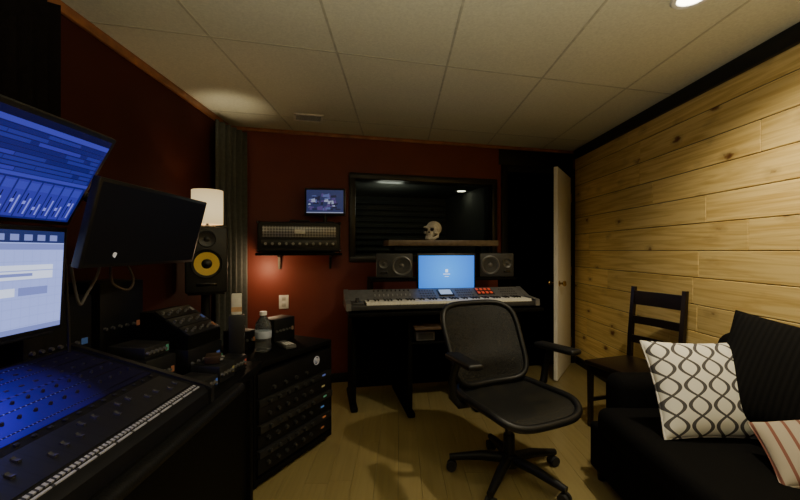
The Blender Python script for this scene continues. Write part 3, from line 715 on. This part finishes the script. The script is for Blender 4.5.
b = MB(); b.box((.06, .239, ps(.239)+.009), (.10, .075, .002), (psl, 0, 0)); b.build('display', E('synth_lcd', (.40, .52, .72), .9), sc)
b = MB(); b.box((.398, .252, ps(.252)+.001), (.15, .115, .004), (psl, 0, 0), bev=.001); b.build('pad_bed', BLKPLA, syn)
b = MB(); b.box((0, 0, 0), (.021, .030, .006), bev=.002); pr = Rep(b, 'drum_pad', M('red_pads', (.35, .05, .02), .4, emit=(.8, .10, .04), es=.5))
for i in range(4):
    for j in range(2): pr.put(syn, (.344+.036*i, .226+.052*j, ps(.226+.052*j)+.005), (psl, 0, 0))
b = MB(); b.box((0, 0, 0), (.008, .018, .012)); sr_ = Rep(b, 'slider', M('slider_grey', (.4, .4, .39), .4), 0)
b = MB(); b.lathe([(0, .012), (.006, .012), (.007, 0), (0, 0)], seg=10); kr = Rep(b, 'knob', M('synth_knob', (.06, .06, .06), .4), 30)
for i in range(9):
    sr_.put(syn, (-.52+.035*i, .215, ps(.215)+.006), (psl, 0, 0)); kr.put(syn, (-.52+.035*i, .285, ps(.285)), (psl, 0, 0))
b = MB(); b.box((0, 0, 0), (.012, .012, .005)); sr_ = Rep(b, 'button', M('synth_buttons', (.08, .08, .08), .4), 0)
for i in range(7):
    for j in range(3):
        if i < 6: sr_.put(syn, (-.15+.022*i, .20+.038*j, ps(.20+.038*j)+.003), (psl, 0, 0))
        sr_.put(syn, (.16+.02*i, .20+.038*j, ps(.20+.038*j)+.003), (psl, 0, 0))
        sr_.put(syn, (.54+.02*i, .20+.038*j, ps(.20+.038*j)+.003), (psl, 0, 0))

# computer display
p = D(.115, .378, DT+.001); dp = thing('computer_display', 'black framed computer display with plain blue screen behind the keyboard', 'monitor', p, R(9))
dw, dh, dz = .485, .275, .265
b = MB(); b.box((0, .012, dz), (dw+.03, .028, dh+.04), bev=.006); b.build('case', BLKPLA, dp)
bs, nt, pb = nt_new('blue_desktop'); pb.inputs['Base Color'].default_value = (.01, .01, .02, 1); pb.inputs['Roughness'].default_value = .3
tc = nt.nodes.new('ShaderNodeTexCoord')
rr = nt.nodes.new('ShaderNodeValToRGB'); rr.color_ramp.elements[0].color = (.008, .08, .50, 1); rr.color_ramp.elements[1].color = (.04, .32, .98, 1)
nt.links.new(glow_fac(nt, tc, (2.6, 0, 2.4), (0, 0, .27)), rr.inputs['Fac']); nt.links.new(rr.outputs['Color'], pb.inputs['Emission Color']); pb.inputs['Emission Strength'].default_value = 1.6
b = MB(); yy = -.0025
b.quad([(-dw/2, yy, dz-dh/2), (dw/2, yy, dz-dh/2), (dw/2, yy, dz+dh/2), (-dw/2, yy, dz+dh/2)])
b.mi = 1
b.box((0, yy-.0006, dz+.008), (.022, .001, .026)); b.box((0, yy-.0006, dz-.02), (.06, .001, .006)); b.box((0, yy-.0006, dz-.04), (.035, .001, .004))
b.build('screen', [bs, E('screen_icon', (.7, .85, 1), 1.6)], dp, smooth=0)
b = MB(); b.box((0, .032, .09), (.05, .018, .18), bev=.004); b.build('stand_neck', BLKPLA, dp)
b = MB(); b.box((0, .018, .006), (.22, .09, .012), bev=.004); b.build('stand_base', BLKPLA, dp)

# desktop speakers
def dspk(lx, mirror, label):
    p = D(lx, .50, 1.011); t = thing('desktop_speaker', label, 'speaker', p, DA-R(8), 'pair of small speakers lying on the desk tier')
    b = MB(); b.box((0, 0, .107), (.31, .18, .212), bev=.012, seg=3); b.build('cabinet', M('small_speaker_case', (.028, .028, .028), .45), t)
    xw, xt = (.06*mirror, -.09*mirror)
    b = MB(); b.lathe([(.062, 0), (.083, 0), (.085, .006), (.075, .010), (.066, .006), (.062, .002)], (xw, -.09, .107), (R(90), 0, 0)); b.build('woofer_ring', M('ring_grey', (.14, .14, .135), .35, .4), t)
    b = MB(); b.lathe([(.02, .0), (.064, .004), (.064, .001), (.02, -.001)], (xw, -.0905, .107), (R(90), 0, 0)); wc = b.build('woofer_cone', M('small_cone', (.03, .03, .03), .5), t)
    b = MB(); b.lathe([(0, .012), (.014, .009), (.022, 0), (0, 0)], (xw, -.0905, .107), (R(90), 0, 0)); b.build('dust_cap', M('small_cap', (.14, .135, .13), .35, .3), wc)
    b = MB(); b.lathe([(0, .010), (.010, .008), (.015, .002), (.03, .002), (.04, .006), (.043, 0), (0, 0)], (xt, -.09, .125), (R(90), 0, 0)); b.build('tweeter', M('small_tweeter', (.08, .08, .076), .35, .4), t)
    b = MB(); b.box((xt, -.0905, .05), (.06, .004, .018), bev=.002); b.build('port', BLKGLOSS, t)
dspk(-.315, 1, 'small dark speaker lying left of the blue computer display')
dspk(.60, -1, 'small dark speaker lying right of the blue computer display')

# skull
p = D(.04, .53, 1.336); t = thing('skull', 'white decorative human skull on the shelf in front of the window', 'ornament', p, R(-28))
BONE = M('bone', (.72, .68, .58), .5, 0, .12, 40, .2, 120)
b = MB()
b.sph((0, .015, .105), (.066, .085, .065), 28, 20); b.sph((0, -.045, .092), (.054, .045, .045), 20, 14)
b.box((0, -.062, .058), (.066, .045, .06), bev=.018, seg=3)
for s_ in (-1, 1):
    b.sph((s_*.047, -.048, .066), (.016, .03, .014)); b.sph((s_*.028, -.085, .112), (.026, .014, .010))
b.build('cranium', BONE, t, smooth=60)
b = MB(); b.tube([(-.05, .0, .07), (-.05, -.02, .03), (-.036, -.06, .016), (0, -.082, .013), (.036, -.06, .016), (.05, -.02, .03), (.05, .0, .07)], [.010, .013, .014, .0135, .014, .013, .010], 10); b.build('jaw', BONE, t, smooth=60)
SOCK = M('socket_dark', (.01, .009, .008), .9)
for s_ in (-1, 1):
    b = MB(); b.sph((s_*.026, -.083, .092), (.018, .012, .016)); b.build('eye_socket', SOCK, t)
b = MB(); b.prism([(-.010, .06), (.010, .06), (0, .085)], -.090, -.075, 'y'); b.build('nose_opening', SOCK, t, smooth=0)
b = MB(); b.box((0, 0, 0), (.0075, .006, .012), bev=.002); tr_ = Rep(b, 'tooth', M('teeth', (.8, .76, .66), .35))
for k in range(8):
    a = (k-3.5)*.18
    tr_.put(t, (math.sin(a)*.036, -.085+.02*(1-math.cos(a))*2, .034), (0, 0, a)); tr_.put(t, (math.sin(a)*.036, -.083+.02*(1-math.cos(a))*2, .022), (0, 0, a))

# ------------------------------------------------------------------ office chair
def sup(th, n):
    c, s_ = math.cos(th), math.sin(th)
    return math.copysign(abs(c)**(2/n), c), math.copysign(abs(s_)**(2/n), s_)
ch = thing('office_chair', 'black mesh office chair with armrests on a five star base', 'office chair', (.60, 2.20, 0), R(25))
mm, nt, pb = nt_new('chair_mesh'); pb.inputs['Base Color'].default_value = (.006, .006, .0055, 1); pb.inputs['Roughness'].default_value = .6; pb.inputs['Specular IOR Level'].default_value = .3
tc = nt.nodes.new('ShaderNodeTexCoord'); wv = nt.nodes.new('ShaderNodeTexNoise'); wv.inputs['Scale'].default_value = 160; nt.links.new(tc.outputs['Object'], wv.inputs['Vector'])
rr = nt.nodes.new('ShaderNodeValToRGB'); rr.color_ramp.elements[0].position = .45; rr.color_ramp.elements[1].position = .55; rr.color_ramp.elements[0].color = (.88, .88, .88, 1); rr.color_ramp.elements[1].color = (.98, .98, .98, 1)
nt.links.new(wv.outputs['Fac'], rr.inputs['Fac']); nt.links.new(rr.outputs['Color'], pb.inputs['Alpha'])
CH = M('chair_plastic', (.007, .007, .0075), .45, spec=.35)
def fback(a, c):
    return Vector((a*.262*(1+.04*c), .255+.10*c-.055*a*a - .02*math.exp(-((c+.45)/.3)**2)*(1-a*a), .700+c*.218))
def fseat(a, c):
    return Vector((a*.262*(1-.04*c), c*.26-.045, .460-.022*(1-a*a)*(1-c*c*.6)-(.045*max(0, -c-.4)**2/.36 if c < -.4 else 0)+.02*max(0, c)**2))
def membrane(fn, n):
    t = bmesh.new(); nr, nth = 9, 64; rings = [[t.verts.new(fn(0, 0))]]
    for i in range(1, nr+1): rings.append([t.verts.new(fn(*[q*i/nr for q in sup(2*PI*k/nth, n)])) for k in range(nth)])
    for a, c in zip(rings, rings[1:]):
        for k in range(nth):
            k2 = (k+1) % nth
            if len(a) == 1: t.faces.new((a[0], c[k], c[k2]))
            else: t.faces.new((a[k], c[k], c[k2], a[k2]))
    bmesh.ops.recalc_face_normals(t, faces=t.faces); return t
for nm, fn, n, r_ in (('backrest', fback, 4.6, .017), ('seat', fseat, 4.0, .02)):
    b = MB(); b._add(membrane(fn, n)); mo = b.build(nm, mm, ch, smooth=80)
    b = MB(); b.tube([fn(*sup(2*PI*k/64, n)) for k in range(64)], r_, 10, True); b.build(nm+'_frame', CH, mo, smooth=80)
b = MB(); b.tube([fback(-.95, -.35)+Vector((0, .02, 0)), fback(-.5, -.4)+Vector((0, .03, 0)), fback(0, -.42)+Vector((0, .035, 0)), fback(.5, -.4)+Vector((0, .03, 0)), fback(.95, -.35)+Vector((0, .02, 0))], .018, 10); b.build('lumbar_bar', CH, ch)
b = MB(); b.tube([(0, .02, .40), (0, .18, .42), (0, .26, .50), (0, .295, .60), (0, .285, .625)], [.03, .028, .024, .022, .02], 10)
for s_ in (-1, 1): b.tube([(0, .26, .48), (s_*.12, .265, .55), (s_*.2, .25, .62)], .014, 8)
b.build('back_support', CH, ch)
for s_ in (-1, 1):
    b = MB(); b.tube([(s_*.10, .06, .415), (s_*.28, .07, .42), (s_*.322, .07, .47), (s_*.327, .06, .57), (s_*.322, .02, .665)], [.022, .022, .022, .02, .02], 10); b.build('arm_support', CH, ch)
    b = MB(); b.box((s_*.322, -.03, .685), (.085, .27, .032), (0, 0, s_*R(6)), bev=.014, seg=3); b.build('armrest', CH, ch)
b = MB(); b.box((0, .0, .39), (.20, .22, .07), bev=.02, seg=3); b.build('tilt_mechanism', CH, ch)
b = MB(); b.tube([(.10, -.02, .395), (.2, -.03, .39), (.26, -.03, .385)], .008, 8); b.build('lever', CH, ch)
b = MB(); b.cyl((0, 0, .20), (0, 0, .38), .022); b.mi = 1; b.cyl((0, 0, .09), (0, 0, .24), .033, .03); b.build('gas_column', [DARKMETAL, CH], ch)
b = MB(); b.lathe([(0, .07), (.05, .07), (.055, .09), (.045, .13), (.035, .135), (0, .135)]); b.build('hub', CH, ch)
for k in range(5):
    a = R(-2+72*k)
    ca, sa = math.cos(a), math.sin(a)
    b = MB(); b.tube([(ca*.03, sa*.03, .108), (ca*.15, sa*.15, .105), (ca*.27, sa*.27, .085), (ca*.325, sa*.325, .076)], [.028, .026, .021, .018], 10); lg = b.build('base_leg', CH, ch)
    b = MB(); b.cyl((ca*.315, sa*.315, .05), (ca*.315, sa*.315, .08), .009)
    for s_ in (-1, 1):
        c0 = Vector((ca*.315-sa*.016*s_, sa*.315+ca*.016*s_, .029)); ax = Vector((-sa*s_, ca*s_, 0))
        b.cyl(c0-ax*.009, c0+ax*.009, .029, .027, 18)
    b.build('caster', BLKCONE, lg)

# ------------------------------------------------------------------ ladder back chair
t = thing('wooden_chair', 'dark wooden ladder back chair against the pine plank wall', 'chair', (1.585, 2.72, 0), R(-70.6))
DW = M('espresso_wood', (.010, .006, .0045), .35, 0, .3, 20, spec=.4)
for s_ in (-1, 1):
    b = MB(); b.tube([(s_*.19, .20, 0), (s_*.19, .19, .44), (s_*.19, .20, .62), (s_*.19, .235, .98)], [.019, .021, .021, .019], 4); b.build('back_post', DW, t, smooth=0)
    b = MB(); b.tube([(s_*.19, -.18, 0), (s_*.19, -.18, .44)], [.019, .023], 4); b.build('front_leg', DW, t, smooth=0)
    b = MB(); b.box((s_*.19, 0, .19), (.018, .36, .025)); b.build('side_rail', DW, t, smooth=0)
    b = MB(); b.box((0, s_*.18, .41), (.36, .02, .06)); b.build('apron', DW, t, smooth=0)
b = MB(); b.box((0, -.005, .455), (.43, .42, .03), bev=.01, seg=3); b.build('seat', DW, t)
for k, zz in enumerate((.60, .74, .90)):
    h = .055 if k < 2 else .10
    yb = .20+.035*(zz-.62)/.36
    b = MB(); b.grid(lambda u, v: ((u-.5)*.37, yb+.012*math.sin(u*PI), zz-h/2+v*h), 12, 2)
    o = b.build('back_slat', DW, t, smooth=0); sm = o.modifiers.new('th', 'SOLIDIFY'); sm.thickness = .016; sm.offset = 0

# ------------------------------------------------------------------ sofa
def ribbed(name, axis, period, lo_, hi_):
    m, nt, pb = nt_new(name)
    tc = nt.nodes.new('ShaderNodeTexCoord'); sp = nt.nodes.new('ShaderNodeSeparateXYZ'); nt.links.new(tc.outputs['Object'], sp.inputs[0])
    v = mathnode(nt, 'SINE', mathnode(nt, 'MULTIPLY', sp.outputs[axis], 2*PI/period))
    v = mathnode(nt, 'ADD', mathnode(nt, 'MULTIPLY', v, .5), .5)
    rr = nt.nodes.new('ShaderNodeValToRGB'); rr.color_ramp.elements[0].color = (*lo_, 1); rr.color_ramp.elements[1].color = (*hi_, 1)
    nt.links.new(v, rr.inputs['Fac']); nt.links.new(rr.outputs['Color'], pb.inputs['Base Color'])
    bp = nt.nodes.new('ShaderNodeBump'); bp.inputs['Distance'].default_value = .002; bp.inputs['Strength'].default_value = .4
    nt.links.new(v, bp.inputs['Height']); nt.links.new(bp.outputs['Normal'], pb.inputs['Normal'])
    pb.inputs['Roughness'].default_value = .9; pb.inputs['Specular IOR Level'].default_value = .1
    return m
sf = thing('sofa', 'black fabric sofa along the pine wall in the right corner', 'sofa', (1.46, 1.2, 0))
def L_(x0, x1, y0, y1, z0, z1): return (x0-1.46, x1-1.46, y0-1.2, y1-1.2, z0, z1)
b = MB(); b.b2(*L_(1.06, 1.90, .0, 2.24, .05, .30), .02, 3); b.build('base', CLOTH, sf)
for yy in (.05, 1.09):
    b = MB(); b.b2(*L_(1.03, 1.72, yy, yy+1.03, .28, .43), .05, 4); b.build('seat_cushion', CLOTH, sf, smooth=60)
b = MB(); b.b2(*L_(1.14, 1.91, 2.08, 2.26, .05, .575), .06, 4); b.build('arm', CLOTH, sf, smooth=60)
b = MB(); b.b2(*L_(1.14, 1.91, -.18, .03, .05, .575), .06, 4); b.build('arm', CLOTH, sf, smooth=60)
b = MB(); b.b2(*L_(1.73, 1.93, -.15, 2.18, .10, .80), .06, 4); b.build('back', CLOTH, sf, smooth=60)
for yy in (1.07, .03):
    b = MB(); b.box((1.69-1.46, yy+.52-1.2, .625), (.20, 1.02, .43), (0, R(12), 0), bev=.09, seg=5); b.build('back_cushion', CLOTH, sf, smooth=60)
for xx in (1.10, 1.85):
    for yy in (-.1, 2.18):
        b = MB(); b.cyl((xx-1.46, yy-1.2, 0), (xx-1.46, yy-1.2, .06), .02, .028); b.build('foot', DW, sf)

def pillow(name, label, loc, rot, a, c, th, mat, group='throw pillows on the sofa'):
    t = thing(name, label, 'pillow', loc, 0, group, rot)
    b = MB(); n = 26
    for s_ in (-1, 1):
        def fn(u, v):
            u = math.sin((u-.5)*PI); v = math.sin((v-.5)*PI)
            z_ = th*(max(0, (1-u*u)*(1-v*v)))**.42
            return (a*u*(1-.07*(1-v*v)), c*v*(1-.07*(1-u*u)), s_*z_)
        b.grid(fn, n, n)
    bmesh.ops.remove_doubles(b.bm, verts=b.bm.verts, dist=1e-4); bmesh.ops.recalc_face_normals(b.bm, faces=b.bm.faces)
    b.build('cover', mat, t, smooth=120)
    b = MB(); pts = []
    for k in range(80):
        q = k/20; sd = int(q); f = (q-sd)*2-1
        u, v = [(f, -1), (1, f), (-f, 1), (-1, -f)][sd]
        pts.append((a*u*(1-.07*(1-v*v)), c*v*(1-.07*(1-u*u)), 0))
    b.tube(pts, .005, 6, True); b.build('piping', mat, t)
    return t
# interlocking ogee lattice
om, nt, pb = nt_new('ogee_cloth')
tc = nt.nodes.new('ShaderNodeTexCoord'); sp = nt.nodes.new('ShaderNodeSeparateXYZ'); nt.links.new(tc.outputs['Object'], sp.inputs[0])
def mth(op, a, c=None): return mathnode(nt, op, a, c)
X = mth('MULTIPLY', sp.outputs[0], PI/.098); Y = mth('MULTIPLY', sp.outputs[1], 2*PI/.160)
cy = mth('MULTIPLY', mth('COSINE', Y), 1.22)
s1 = mth('ABSOLUTE', mth('SINE', mth('ADD', X, cy))); s2 = mth('ABSOLUTE', mth('SINE', mth('SUBTRACT', X, cy)))
mn = mth('MINIMUM', s1, s2)
r1 = nt.nodes.new('ShaderNodeValToRGB'); r1.color_ramp.interpolation = 'CONSTANT'
WH = (.84, .82, .76, 1); GR = (.085, .08, .085, 1)
r1.color_ramp.elements[0].position = 0; r1.color_ramp.elements[0].color = GR
r1.color_ramp.elements[1].position = .25; r1.color_ramp.elements[1].color = WH
nt.links.new(mn, r1.inputs['Fac']); nt.links.new(r1.outputs['Color'], pb.inputs['Base Color']); pb.inputs['Roughness'].default_value = .9
pillow('throw_pillow', 'white pillow with dark grey ogee lattice leaning on the sofa arm', (1.395, 1.81, .624), (R(64), 0, R(-2)), .25, .212, .075, om)
# striped pillow
st = stripes('striped_cloth', 0, .046, .78, (.42, .36, .28), (.22, .085, .06), .9)
pillow('throw_pillow', 'cream pillow with dark red stripes lying nearest on the sofa seat', (1.50, 1.44, .525), (R(30), R(-16), R(-28)), .15, .135, .055, st)
# soft black pillow leaning diagonally
pillow('throw_pillow', 'large soft black pillow propped diagonally against the sofa back', (1.655, 1.66, .70), (R(60), R(8), R(-60)), .29, .25, .09, ribbed('ribbed_pillow', 0, .022, (.0045, .0043, .0045), (.008, .0076, .008)))

# ------------------------------------------------------------------ world, camera
w = bpy.data.worlds.new('World'); S.world = w; w.use_nodes = True
w.node_tree.nodes['Background'].inputs[0].default_value = (.01, .009, .008, 1); w.node_tree.nodes['Background'].inputs[1].default_value = .3
cam = bpy.data.cameras.new('Camera'); co = bpy.data.objects.new('Camera', cam); C.objects.link(co)
cam.sensor_width = 36; cam.lens = 18; cam.clip_start = .02
co.location = (0, 0, CAMZ); co.rotation_euler = (R(90), 0, 0)
S.camera = co
